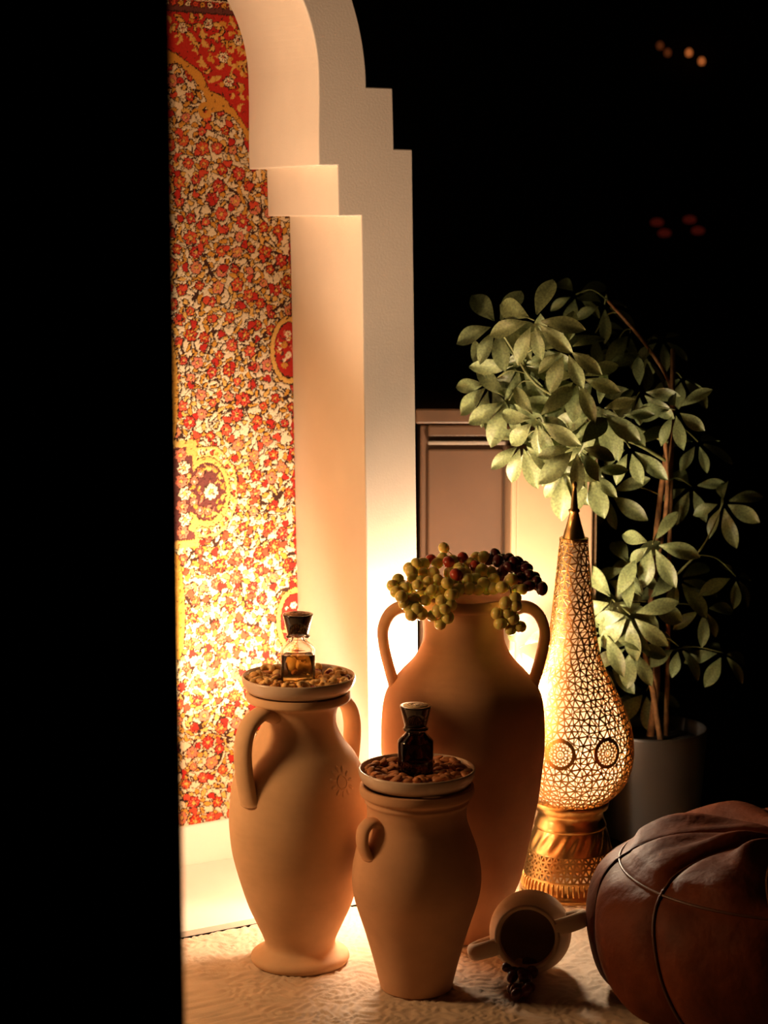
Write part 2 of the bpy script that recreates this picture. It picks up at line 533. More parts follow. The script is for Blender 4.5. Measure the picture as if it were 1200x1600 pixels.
    # scroll at the scallop's point
    for t in np.linspace(0, 2 * PI * 1.1, 60):
        r = 0.013 * (1 - 0.45 * t / 7)
        sl = win(0.226 + r * math.cos(t), 1.386 + r * math.sin(t), 0.0035)
        col[sl] = OC if sl[0].stop > sl[0].start else OC
    # dark side strip and the top border of the corner field
    m = up & (S > 0.318) & (S < 0.335); col[m] = BR
    for z in np.arange(1.38, 1.56, 0.014):
        flower(0.3265, z, 0.004, 5, SA, OC, 0, False)
    tb = 1.556 - 0.035 * (S - 0.16)
    col[Z > tb] = DK
    for k, (o, c) in enumerate(((0.003, BR), (0.012, RD * .6), (0.022, IV), (0.0245, DK), (0.05, BR), (0.075, RD))):
        col[Z > tb + o] = c
    for x in np.arange(-0.39, 0.40, 0.014):
        t0 = 1.556 - 0.035 * (x - 0.16)
        flower(x, t0 + 0.016, 0.005, 5, (IV, OC, RD2)[int(x * 1000) % 3], DK, x * 99, True)
        flower(x, t0 + 0.037, 0.006, 6, OC2, RD, x * 99, True)
    for x, z in scatter(9000, 0.012, 0.11, 0.40, 0.09, 1.56):
        leaf(x, z, rng.uniform(0.002, 0.0045), 0.0008, rng.uniform(0, 6), DK, 0.6, False)
    # wool grain
    col *= (1 + rng.uniform(-0.10, 0.10, (H, W)))[..., None]
    col = np.clip(col, 0, 1)
    # relief of the pile: outlines sit a little lower
    lum = col.sum(2)
    y = 0.316 - 0.0012 * np.clip(lum / 1.2, 0, 1) - 0.0007 * rng.rand(H, W) + 0.0015 * np.sin(Z0 * 9 + S0 * 4)
    co = np.stack([S0, y, Z0], -1).reshape(-1, 3).astype(np.float32)
    idx = np.arange(H * W).reshape(H, W)
    q = np.stack([idx[:-1, :-1], idx[:-1, 1:], idx[1:, 1:], idx[1:, :-1]], -1).reshape(-1, 4)
    me = bpy.data.meshes.new('hanging_carpet')
    me.vertices.add(len(co)); me.vertices.foreach_set('co', co.ravel())
    me.loops.add(q.size); me.loops.foreach_set('vertex_index', q.ravel().astype(np.int32))
    me.polygons.add(len(q)); me.polygons.foreach_set('loop_start', np.arange(0, q.size, 4, dtype=np.int32))
    me.update(calc_edges=True)
    at = me.color_attributes.new('weave', 'FLOAT_COLOR', 'POINT')
    rgba = np.ones((H * W, 4), np.float32); rgba[:, :3] = col.reshape(-1, 3)
    at.data.foreach_set('color', rgba.ravel())
    m = bpy.data.materials.new('woven_carpet'); nt, b = nodes_of(m)
    vc = nt.nodes.new('ShaderNodeVertexColor'); vc.layer_name = 'weave'
    nt.links.new(vc.outputs['Color'], b.inputs['Base Color'])
    b.inputs['Roughness'].default_value = 0.95
    b.inputs['Specular IOR Level'].default_value = 0.1
    me.materials.append(m)
    return me
cp = link('hanging_carpet', carpet())
cp.location = (AX, AY, NZ); cp.rotation_euler = (0, LEAN, TH)
tag(cp, 'red and ivory floral woven carpet hanging inside the arch niche', 'carpet')

# ------------------------------------------------------------------ embossed floor rug
def rug():
    xs = np.concatenate([np.arange(-0.9, -0.05, 0.04), np.arange(-0.05, 1.05, 0.0032), np.arange(1.05, 1.6, 0.04)])
    ys = np.concatenate([np.arange(-2.2, -0.72, 0.05), np.arange(-0.72, -0.0039, 0.0032), [-0.004]])
    X, Y = np.meshgrid(xs, ys)
    rng = np.random.RandomState(4)
    best = np.full(X.shape, 9.0); h = np.zeros_like(X)
    g = 0.062
    XW = X + 0.012 * np.sin(Y * 41 + 1.3 * np.sin(X * 33)) + 0.006 * np.sin(Y * 97 + X * 60)
    YW = Y + 0.012 * np.sin(X * 37 + 1.7 * np.sin(Y * 29)) + 0.006 * np.sin(X * 88 - Y * 50)
    for i in range(-2, 20):
        for j in range(-14, 2):
            cx, cy = (i + 0.5 * (j % 2) + rng.uniform(-.3, .3)) * g, (j + rng.uniform(-.3, .3)) * g
            dx, dy = XW - cx, YW - cy
            d = np.hypot(dx, dy * 1.15); a = np.arctan2(dy, dx)
            sg = 1 if rng.rand() < .5 else -1
            hh = np.sin(2 * PI * d / rng.uniform(0.011, 0.016) + sg * a + rng.uniform(0, 6)) * np.clip(1.1 - d / 0.05, 0.1, 1) + 0.7 * np.sin(rng.randint(4, 9) * a + sg * 150 * d)
            mk = d < best
            best[mk] = d[mk]; h[mk] = hh[mk]
    hz = 0.0016 * np.tanh(2.0 * h) + 0.0006 * (rng.rand(*X.shape) - 0.5) - 0.0022
    hz += 0.001 * np.sin(X * 13) * np.sin(Y * 17)
    hz[-1, :] = -0.009
    H, W = X.shape
    co = np.stack([X, Y, hz], -1).reshape(-1, 3)
    idx = np.arange(H * W).reshape(H, W)
    q = np.stack([idx[:-1, :-1], idx[:-1, 1:], idx[1:, 1:], idx[1:, :-1]], -1).reshape(-1, 4)
    me = bpy.data.meshes.new('floor_rug')
    me.vertices.add(len(co)); me.vertices.foreach_set('co', co.astype(np.float32).ravel())
    me.loops.add(q.size); me.loops.foreach_set('vertex_index', q.ravel().astype(np.int32))
    me.polygons.add(len(q)); me.polygons.foreach_set('loop_start', np.arange(0, q.size, 4, dtype=np.int32))
    me.polygons.foreach_set('use_smooth', np.ones(len(q), bool))
    me.update(calc_edges=True)
    me.materials.append(mat('cream_rug', (0.60, 0.45, 0.31), 0.75, var=0.12, vscale=12, bump=0.5, bscale=500, bdist=0.001, Sheen_Weight=0.3))
    return me
rg = link('floor_rug', rug())
rg.location = (AX, AY, 0); rg.rotation_euler = (0, 0, TH)
tag(rg, 'cream rug with embossed scroll pattern spread under the vases', 'rug')

# ------------------------------------------------------------------ vases
def vase_body(prof, wall, m, parent, seed=1, n=5):
    outer = sm(prof, n)                                   # bottom to top
    inner = [(max(r - wall, 0.004), z) for r, z in reversed(outer)]
    inner = [(r, max(z, outer[0][1] + wall)) for r, z in inner]
    full_p = [(0, outer[0][1])] + outer + inner + [(0, outer[0][1] + wall)]
    rnd = random.Random(seed); ph = [rnd.uniform(0, 6) for _ in range(4)]
    wob = lambda a, z: 0.004 * math.sin(2 * a + ph[0] + z * 9) + 0.003 * math.sin(3 * a + ph[1] - z * 14)
    return obj('body', *lathe(full_p, 96, wob), m, parent)

def strap(path_rz, az, half_w, half_t, m, parent, name='handle', groove=0.0):
    d = Vector((math.cos(az), math.sin(az), 0)); s = Vector((-math.sin(az), math.cos(az), 0))
    pts = [d * p.x + Vector((0, 0, p.y)) for p in catmull([(r, z, 0) for r, z in path_rz], 7)]
    cr = []
    for k in range(20):
        a = 2 * PI * k / 20
        g = 1 - groove * math.exp(-((math.cos(a)) / 0.35) ** 2)
        cr.append((half_w * math.cos(a), half_t * math.sin(a) * g))
    n = len(pts)
    rad = [1.0 + 0.25 * (abs(2 * i / (n - 1) - 1)) ** 4 for i in range(n)]
    return obj(name, *tube(pts, rad, side=s, cross=cr), m, parent)

# left amphora with a foot
v1 = empty('amphora', (-0.137, 3.212, 0))
tag(v1, 'pale clay amphora with round foot and sun rosette, left of the vases', 'vase')
vase_body([(0.078, 0.0), (0.0805, 0.006), (0.077, 0.013), (0.064, 0.0195), (0.0575, 0.027), (0.0595, 0.040), (0.071, 0.066), (0.0865, 0.103), (0.1065, 0.171), (0.113, 0.214), (0.1138, 0.252), (0.107, 0.305), (0.092, 0.342), (0.074, 0.366), (0.0620, 0.390), (0.0605, 0.410), (0.067, 0.4265), (0.082, 0.434), (0.0845, 0.440), (0.0835, 0.4475)], 0.008, M_CLAY1, v1, 1)
for az in (R(225), R(45)):
    strap([(0.056, 0.418), (0.082, 0.424), (0.108, 0.408), (0.119, 0.378), (0.118, 0.340), (0.1105, 0.300), (0.104, 0.285)], az, 0.0180, 0.0108, M_CLAY1, v1)
# sun rosette in relief on the shoulder
def on_body(prof, z):
    return float(np.interp(z, [p[1] for p in prof], [p[0] for p in prof]))
P1 = [(0.1138, 0.252), (0.107, 0.305), (0.1005, 0.325), (0.092, 0.342), (0.080, 0.358)]
ros = []
az0, z0 = R(-46), 0.318
def rosette_pt(dx, dz, lift):
    r = on_body(P1, z0 + dz) + lift
    a = az0 + dx / 0.107
    return Vector((r * math.cos(a), r * math.sin(a), z0 + dz))
for k in range(11):
    a = 2 * PI * k / 11
    ros.append(tube([rosette_pt(rr * math.cos(a), rr * math.sin(a), -0.0020) for rr in (0.012, 0.016, 0.021, 0.026)], [0.0018, 0.0034, 0.0040, 0.0020], 8))
ros.append(tube([rosette_pt(0.010 * math.cos(2 * PI * k / 24), 0.010 * math.sin(2 * PI * k / 24), -0.0002) for k in range(25)], 0.0018, 6, cap=False))
obj('rosette', *join(*ros), M_CLAY1, v1)

# small front jar
v2 = empty('clay_jar', (0.051, 3.094, 0))
tag(v2, 'small beige clay jar with one lug handle, in front of the others', 'vase')
vase_body([(0.0565, 0.0), (0.0585, 0.008), (0.0676, 0.045), (0.0805, 0.0915), (0.0975, 0.147), (0.1012, 0.183), (0.0955, 0.2196), (0.085, 0.2506), (0.0785, 0.270), (0.0775, 0.286), (0.0785, 0.296), (0.0815, 0.3015), (0.0805, 0.306), (0.0815, 0.309), (0.088, 0.313), (0.0895, 0.319), (0.0885, 0.327)], 0.008, M_CLAY2, v2, 2)
for az in (R(214), R(70)):
    strap([(0.074, 0.277), (0.087, 0.280), (0.099, 0.271), (0.102, 0.254), (0.098, 0.238), (0.090, 0.226)], az, 0.0140, 0.0072, M_CLAY2, v2, 'lug_handle')

# tall vase
v3 = empty('tall_amphora', (0.132, 3.333, 0))
tag(v3, 'tall tan clay amphora with two arched handles, topped with grapes', 'vase')
vase_body([(0.058, 0.0), (0.0605, 0.004), (0.074, 0.038), (0.0905, 0.081), (0.1005, 0.110), (0.1194, 0.199), (0.128, 0.2436), (0.135, 0.2988), (0.1374, 0.3318), (0.1350, 0.392), (0.1257, 0.4259), (0.1043, 0.4531), (0.0829, 0.476), (0.0705, 0.4987), (0.0672, 0.517), (0.0690, 0.544), (0.0740, 0.558), (0.0790, 0.5635), (0.0915, 0.568), (0.0930, 0.577), (0.0905, 0.584)], 0.009, M_CLAY3, v3, 3)
for az in (R(182), R(-2)):
    strap([(0.070, 0.552), (0.098, 0.563), (0.121, 0.553), (0.1335, 0.527), (0.132, 0.497), (0.124, 0.462), (0.115, 0.432), (0.106, 0.408)], az, 0.0150, 0.0112, M_CLAY3, v3, groove=0.35)

# toppled small pot
MP = Matrix.Translation((0.2353, 3.1588, 0.0665)) @ Matrix.Rotation(R(-13), 4, 'Z')
pot = empty('toppled_pot', (0.2353, 3.1588, 0.0))
tag(pot, 'small round clay pot lying on its side beside the leather pouf', 'pot')
pprof = [(0.026, -0.066), (0.031, -0.066), (0.044, -0.055), (0.058, -0.032), (0.0655, -0.004), (0.0635, 0.024), (0.0560, 0.042), (0.0505, 0.052), (0.0490, 0.058), (0.0515, 0.064)]
AXM = Matrix.Translation((0, 0, 0.0665)) @ Matrix.Rotation(R(-9), 4, 'Z') @ Matrix.Rotation(R(80), 4, 'X') @ Matrix.Rotation(R(20), 4, 'Z')
outer = sm(pprof, 5)
inn = [(r - 0.006, max(z, -0.060)) for r, z in reversed(outer)]
obj('body', *xf(lathe([(0, -0.066)] + outer + inn + [(0, -0.060)], 72), AXM), M_CLAY4, pot)
for az in (0, PI):
    d = Vector((math.cos(az), math.sin(az), 0)); s = Vector((-math.sin(az), math.cos(az), 0))
    pts = [AXM @ (d * p.x + Vector((0, 0, p.y))) for p in catmull([(0.046, 0.056, 0), (0.066, 0.058, 0), (0.086, 0.052, 0), (0.094, 0.036, 0), (0.084, 0.018, 0), (0.058, 0.006, 0)], 6)]
    cr = [(0.0135 * math.cos(2 * PI * k / 16), 0.0085 * math.sin(2 * PI * k / 16)) for k in range(16)]
    obj('handle', *tube(pts, 1.0, side=AXM.to_3x3() @ s, cross=cr), M_CLAY4, pot)

# ------------------------------------------------------------------ dishes
def dish(loc, rad, label):
    e = [(0, 0.0), (0.060, 0.0), (0.072, 0.0), (0.081, 0.0022), (0.0872, 0.009), (0.0905, 0.0165), (0.0915, 0.024), (0.0905, 0.0265), (0.0885, 0.0262), (0.0865, 0.021), (0.081, 0.0125), (0.070, 0.0075), (0.05, 0.0065), (0, 0.0065)]
    k = rad / 0.0915
    o = obj('serving_dish', *lathe([(r * k, z) for r, z in e], 96), M_DISH)
    o.location = loc
    return tag(o, label, 'dish', 'glazed dishes of nuts')
dish((-0.137, 3.212, 0.4482), 0.0915, 'pale glazed dish of mixed nuts on the left amphora')
dish((0.051, 3.094, 0.3278), 0.0912, 'pale glazed dish of almonds on the small front jar')

# ------------------------------------------------------------------ nuts
def cashew_mesh():
    pts = [(0.0085 * math.cos(a) , 0.0085 * math.sin(a), 0) for a in [R(-35 + 250 * k / 9) for k in range(10)]]
    rad = [0.0012, 0.0036, 0.0046, 0.0048, 0.0046, 0.0044, 0.0046, 0.0048, 0.0040, 0.0013]
    return mk_mesh('cashew', *tube(pts, rad, 8), M_CASHEW)
def ellip(name, a, b, c, m, taper=0.0, seg=12, ring=8):
    prof = []
    for k in range(ring + 1):
        t = PI * k / ring
        prof.append((math.sin(t), -math.cos(t)))
    V, F = lathe(prof, seg)
    V = [(z * a, x * b * (1 - taper * z), y * c * (1 - taper * z)) for x, y, z in V]
    return mk_mesh(name, V, F, m)
ME_CASHEW = cashew_mesh()
ME_PEANUT = ellip('peanut', 0.0085, 0.0056, 0.0054, M_PEANUT, 0.1)
ME_HAZEL = ellip('hazelnut', 0.0078, 0.0070, 0.0070, M_CASHEW, 0.15)
ME_ALMOND = ellip('almond', 0.0115, 0.0063, 0.0042, M_ALMOND, 0.35)
ME_BERRY = ellip('dried_cranberry', 0.0078, 0.0058, 0.0052, M_BERRY, 0.1)
def pour(kinds, n, loc, seed):
    rnd = random.Random(seed)
    placed = []
    tries = 0
    while len(placed) < n and tries < 9000:
        tries += 1
        r = 0.078 * math.sqrt(rnd.random()); a = rnd.uniform(0, 2 * PI)
        if r < 0.034: continue
        layer = 0 if len(placed) < n * 0.58 else 1
        x, y = r * math.cos(a), r * math.sin(a)
        if layer and r > 0.074: continue
        if any((x - q[0]) ** 2 + (y - q[1]) ** 2 < 0.0108 ** 2 and q[2] == layer for q in placed): continue
        placed.append((x, y, layer))
        edge = max(0, (r - 0.060)) * 0.45
        z = 0.0125 + edge + layer * 0.0070 + rnd.uniform(-0.0008, 0.0012)
        me, nm, label, cat, group = rnd.choices(*kinds)[0]
        o = bpy.data.objects.new(nm, me); C.objects.link(o)
        o.location = (loc[0] + x, loc[1] + y, loc[2] + z)
        t = 0.5
        o.rotation_euler = (rnd.uniform(-t, t), rnd.uniform(-t, t), rnd.uniform(0, 6.28))
        tag(o, label, cat, group)
K1 = [(ME_CASHEW, 'cashew_nut', 'roasted golden cashew in the dish on the left amphora', 'nut', 'cashews in the left dish'),
      (ME_PEANUT, 'peanut', 'small brown peanut in the dish on the left amphora', 'nut', 'peanuts in the left dish'),
      (ME_HAZEL, 'hazelnut', 'round golden hazelnut in the dish on the left amphora', 'nut', 'hazelnuts in the left dish'),
      (ME_ALMOND, 'almond', 'brown almond among the mixed nuts on the left amphora', 'nut', 'almonds in the left dish'),
      (ME_BERRY, 'dried_cranberry', 'dark red dried berry among the mixed nuts on the left amphora', 'dried fruit', 'dried berries in the left dish')]
pour((K1, [5, 3, 3, 1.5, 2]), 150, (-0.137, 3.212, 0.4482), 11)
K2 = [(ME_ALMOND, 'almond', 'brown almond in the dish on the small front jar', 'nut', 'almonds in the front dish')]
pour((K2, [1]), 160, (0.051, 3.094, 0.3278), 12)

# ------------------------------------------------------------------ perfume bottles
def text_mesh(txt, size, m, name):
    cu = bpy.data.curves.new('txt', 'FONT'); cu.body = txt; cu.size = size; cu.align_x = 'CENTER'; cu.extrude = 0.00005
    t = bpy.data.objects.new('txt', cu); C.objects.link(t)
    bpy.context.view_layer.update()
    me = bpy.data.meshes.new_from_object(t.evaluated_get(bpy.context.evaluated_depsgraph_get()))
    bpy.data.objects.remove(t)
    me.materials.clear(); me.materials.append(m)
    return me
def bottle(loc, gmat, label, dark):
    e = empty('perfume_bottle', loc)
    tag(e, label, 'bottle')
    r = 0.0277
    outer = [(0, 0), (r - 0.003, 0), (r - 0.0006, 0.0008), (r, 0.003), (r, 0.0615), (r - 0.0008, 0.0632), (0.0165, 0.0745), (0.0150, 0.0762), (0.0145, 0.0785), (0.0190, 0.0800), (0.0195, 0.0825), (0.0165, 0.0840), (0.0085, 0.0842)]
    inner = [(0.0085, 0.0745), (0.0125, 0.0725), (r - 0.0042, 0.0610), (r - 0.0036, 0.0590), (r - 0.0036, 0.0105), (r - 0.006, 0.0080), (0, 0.0078)]
    if dark:
        obj('glass_body', *lathe(outer + [(0, 0.0842)], 64), gmat, e)
        ring = obj('glass_collar', *lathe([(0.0150, 0.0778), (0.0196, 0.0795), (0.0200, 0.0822), (0.0170, 0.0845), (0.0150, 0.0845), (0.0150, 0.0778)], 48), M_GLASS, e)
    else:
        obj('glass_body', *lathe(outer + inner, 64), gmat, e)
        rr = r - 0.0034
        obj('perfume', *lathe([(0, 0.0082), (rr - 0.0024, 0.0084), (rr, 0.0108), (rr, 0.0525), (rr - 0.0005, 0.0522), (0, 0.0520)], 64), M_LIQ, e)
    cap = obj('cap', *lathe([(0, 0.0848), (0.0155, 0.0848), (0.0175, 0.0862), (0.0240, 0.1150), (0.0246, 0.1168), (0.0242, 0.1180), (0.0230, 0.1182), (0, 0.1182)], 64), M_CAP, e)
    obj('cap_disc', *lathe([(0, 0.1183), (0.0195, 0.1183), (0.0192, 0.1191), (0, 0.1191)], 48), M_CREAMDISC if dark else M_WOODDISC, cap)
    em = []
    for rad, a0, a1 in ((0.0125, 20, 250), (0.0125, 270, 340), (0.0075, 120, 330)):
        em.append(tube([(rad * math.cos(R(a0 + (a1 - a0) * k / 20)), rad * math.sin(R(a0 + (a1 - a0) * k / 20)), 0.1192) for k in range(21)], 0.0004, 5))
    em.append(tube([(-0.006, 0.002, 0.1192), (-0.001, 0.006, 0.1192), (0.001, -0.004, 0.1192), (0.007, 0.003, 0.1192)], 0.0004, 5))
    obj('cap_emblem', *join(*em), M_INK, cap)
    return e
b1 = bottle((-0.1375, 3.212, 0.4560), M_GLASS, 'clear glass perfume bottle with amber liquid standing in the mixed nuts', False)
tm = text_mesh('CAPE', 0.0058, M_INK, 'lettering')
for v in tm.vertices:
    x, y = v.co.x, v.co.y
    a = -PI / 2 + R(18) + x / 0.0277
    v.co = (0.02785 * math.cos(a), 0.02785 * math.sin(a), 0.0455 + y)
link('lettering', tm, b1)
b2 = bottle((0.049, 3.094, 0.3350), M_SMOKE, 'dark brown perfume bottle with black cap standing in the almonds', True)

# ------------------------------------------------------------------ grapes
ME_G = ellip('green_grape', 0.0108, 0.0100, 0.0100, M_GRAPE, 0.0, 16, 10)
ME_GR = ellip('red_grape', 0.0105, 0.0096, 0.0096, M_GRAPE_R, 0.0, 16, 10)
ME_GD = ellip('dark_grape', 0.0110, 0.0088, 0.0088, M_GRAPE_D, 0.0, 16, 10)
def bunch(pts, me, label, seed, stem_path, extra=()):
    """pts relative to the tall vase's axis"""
    rnd = random.Random(seed)
    base = Vector((0.132, 3.333, 0.585))
    e = empty('grape_bunch', base)
    tag(e, label, 'grapes', 'bunches of grapes on the tall amphora')
    sp = [Vector((p[0], p[1], p[2] - 0.585)) for p in stem_path]
    sp = catmull(sp, 6)
    st = [tube(sp, 0.0017, 6)]
    allp = [(p, me) for p in pts] + [(p, m2) for m2, L in extra for p in L]
    for p, m2 in allp:
        q = Vector((p[0], p[1], p[2] - 0.585))
        o = bpy.data.objects.new('grape', m2); C.objects.link(o); o.parent = e
        o.location = q
        o.rotation_euler = (rnd.uniform(-1, 1), rnd.uniform(-1, 1), rnd.uniform(0, 6))
        k = rnd.uniform(0.92, 1.1); o.scale = (k, k, k)
        near = min(sp, key=lambda s: (s - q).length)
        mid = (near + q) / 2 + Vector((0, 0, 0.004))
        st.append(tube(catmull([near, mid, q], 3), 0.0008, 5))
    obj('stalk', *join(*st), M_TWIG, e)
GA = [(-0.071, -0.005, 0.635), (-0.067, 0.001, 0.634), (-0.091, -0.013, 0.629), (-0.087, -0.039, 0.627), (-0.079, -0.014, 0.637), (-0.051, -0.03, 0.625), (-0.068, -0.024, 0.623), (-0.06, -0.06, 0.615), (-0.073, -0.053, 0.615), (-0.109, -0.059, 0.619), (-0.118, -0.068, 0.61), (-0.102, -0.065, 0.608), (-0.097, -0.078, 0.608), (-0.082, -0.071, 0.608), (-0.085, -0.047, 0.617), (-0.104, -0.105, 0.599), (-0.084, -0.094, 0.593), (-0.066, -0.097, 0.591), (-0.093, -0.101, 0.582), (-0.079, -0.106, 0.578),
      (-0.06, -0.035, 0.603), (-0.075, -0.02, 0.605), (-0.05, -0.005, 0.607), (-0.09, -0.045, 0.603), (-0.070, -0.075, 0.600), (-0.055, -0.088, 0.606), (-0.098, -0.090, 0.594), (-0.112, -0.085, 0.603), (-0.072, -0.106, 0.571), (-0.088, -0.107, 0.570), (-0.100, -0.103, 0.588), (-0.060, -0.080, 0.598), (-0.078, -0.085, 0.614)]
GB = [(-0.032, 0.043, 0.654), (-0.035, 0.016, 0.641), (-0.044, 0.008, 0.634), (-0.019, -0.0, 0.639), (-0.009, -0.023, 0.631), (-0.025, -0.022, 0.622), (-0.045, -0.085, 0.602), (-0.031, -0.075, 0.61), (-0.021, -0.056, 0.613), (-0.012, -0.075, 0.605), (0.001, -0.029, 0.623), (0.006, -0.071, 0.606), (0.01, -0.004, 0.635), (0.021, 0.023, 0.64), (0.028, -0.022, 0.628), (0.044, -0.019, 0.624), (0.047, -0.042, 0.616), (-0.025, -0.104, 0.601), (-0.039, -0.103, 0.592), (-0.026, -0.104, 0.586), (-0.046, -0.105, 0.575), (-0.055, -0.102, 0.567), (-0.03, -0.104, 0.565), (-0.042, -0.104, 0.554), (0.033, 0.016, 0.643), (0.003, -0.055, 0.618), (0.018, -0.049, 0.617),
      (0.02, -0.03, 0.603), (-0.01, -0.01, 0.605), (0.035, 0.0, 0.607), (-0.03, -0.03, 0.600), (0.01, 0.03, 0.612), (-0.02, 0.05, 0.610), (0.035, -0.055, 0.602), (-0.020, -0.090, 0.600), (-0.035, -0.110, 0.580), (-0.030, -0.090, 0.618), (0.020, -0.072, 0.604), (-0.008, -0.045, 0.628), (0.030, -0.065, 0.612), (0.045, -0.070, 0.606), (-0.045, -0.060, 0.618)]
GR = [(-0.054, 0.018, 0.639), (-0.002, -0.0, 0.645), (0.017, -0.017, 0.634), (-0.026, -0.013, 0.640), (-0.015, -0.056, 0.626)]
GC = [(0.058, -0.087, 0.611), (0.075, -0.055, 0.617), (0.083, -0.076, 0.604), (0.09, -0.085, 0.607), (0.078, -0.101, 0.595), (0.079, -0.104, 0.584), (0.049, -0.102, 0.571), (0.075, -0.102, 0.563), (0.055, -0.103, 0.555), (0.072, -0.1, 0.545), (0.087, -0.1, 0.549), (0.066, -0.102, 0.572), (0.063, -0.103, 0.588)]
GK = [(0.053, 0.019, 0.648), (0.042, 0.018, 0.638), (0.048, 0.034, 0.638), (0.056, -0.003, 0.64), (0.066, 0.02, 0.639), (0.075, 0.013, 0.641), (0.083, -0.005, 0.638), (0.09, 0.004, 0.638), (0.098, -0.004, 0.631), (0.088, -0.013, 0.626), (0.102, -0.027, 0.632), (0.079, -0.014, 0.629), (0.104, -0.047, 0.625), (0.113, -0.034, 0.619), (0.092, -0.049, 0.62), (0.101, -0.048, 0.614), (0.109, -0.057, 0.61), (0.116, -0.057, 0.616), (0.121, -0.062, 0.608), (0.123, -0.08, 0.607), (0.101, -0.077, 0.611), (0.064, -0.02, 0.627), (0.073, -0.026, 0.634),
      (0.06, 0.01, 0.610), (0.075, -0.01, 0.608), (0.09, -0.03, 0.606), (0.06, 0.03, 0.612), (0.10, -0.02, 0.612)]
bunch(GA, ME_G, 'bunch of green grapes spilling over the left rim above the handle', 1, [(-0.02, 0.0, 0.610), (-0.06, -0.03, 0.614), (-0.085, -0.07, 0.604), (-0.088, -0.098, 0.588)])
bunch(GB, ME_G, 'green and red grapes heaped in the centre of the amphora mouth', 2, [(0.03, 0.0, 0.612), (0.0, -0.03, 0.610), (-0.025, -0.085, 0.604), (-0.042, -0.106, 0.570)], extra=[(ME_GR, GR)])
bunch(GC, ME_G, 'small bunch of green grapes hanging over the right side of the rim', 3, [(0.05, -0.02, 0.612), (0.07, -0.07, 0.610), (0.072, -0.106, 0.590), (0.072, -0.106, 0.556)])
bunch(GK, ME_GD, 'dark red grapes lying on the right of the amphora mouth', 4, [(0.04, 0.02, 0.615), (0.08, 0.0, 0.622), (0.10, -0.04, 0.614), (0.118, -0.06, 0.608)])
# dark grapes spilling out of the toppled pot
def spill():
    e = empty('grape_bunch', (0.2150, 3.068, 0.0))
    tag(e, 'dark grapes spilling out of the mouth of the toppled pot', 'grapes')
    rnd = random.Random(9); st = []
    for k in range(22):
        o = bpy.data.objects.new('grape', ME_GD if k != 3 else ME_G); C.objects.link(o); o.parent = e
        t = k / 21
        o.location = (rnd.uniform(-0.026, 0.026) * (1 - 0.4 * t), -0.035 + 0.085 * (1 - t) + rnd.uniform(-.006, .006), 0.009 + rnd.uniform(0, 0.018) * (1 - 0.8 * t) + (0.010 if t < 0.6 else 0))
        o.rotation_euler = (rnd.uniform(-1, 1), rnd.uniform(-1, 1), rnd.uniform(0, 6))
        st.append(tube([Vector((0, 0.03 - 0.06 * t, 0.02)), o.location], 0.0008, 5))
    obj('stalk', *join(*st), M_TWIG, e)
spill()

# ------------------------------------------------------------------ pierced lantern
lan = empty('pierced_lantern', (0.334, 3.560, 0))
tag(lan, 'tall teardrop lantern of pierced gold metal, lit from inside', 'lantern')
LP = [(0.0248, 0.6427), (0.0248, 0.629), (0.0316, 0.557), (0.0397, 0.4845), (0.0511, 0.4243), (0.0690, 0.3872), (0.0905, 0.3429), (0.1060, 0.302), (0.1109, 0.2645), (0.1076, 0.228), (0.0930, 0.195), (0.0665, 0.169)]
LS = sm(LP, 10)
LZ = np.array([p[1] for p in LS][::-1]); LR = np.array([p[0] for p in LS][::-1])
def lr(z): return float(np.interp(z, LZ, LR))
def surf(a, z, lift=0.0):
    r = lr(z) + lift
    return Vector((r * math.cos(a), r * math.sin(a), z))
MOT = [(R(-90 - 15) + k * PI / 4, 0.278) for k in range(8)]
MR = 0.0252
def in_motif(a, z):
    for ma, mz in MOT:
        da = (a - ma + PI) % (2 * PI) - PI
        d = math.hypot(da * lr(z), z - mz)
        if d < MR: return True
    return False
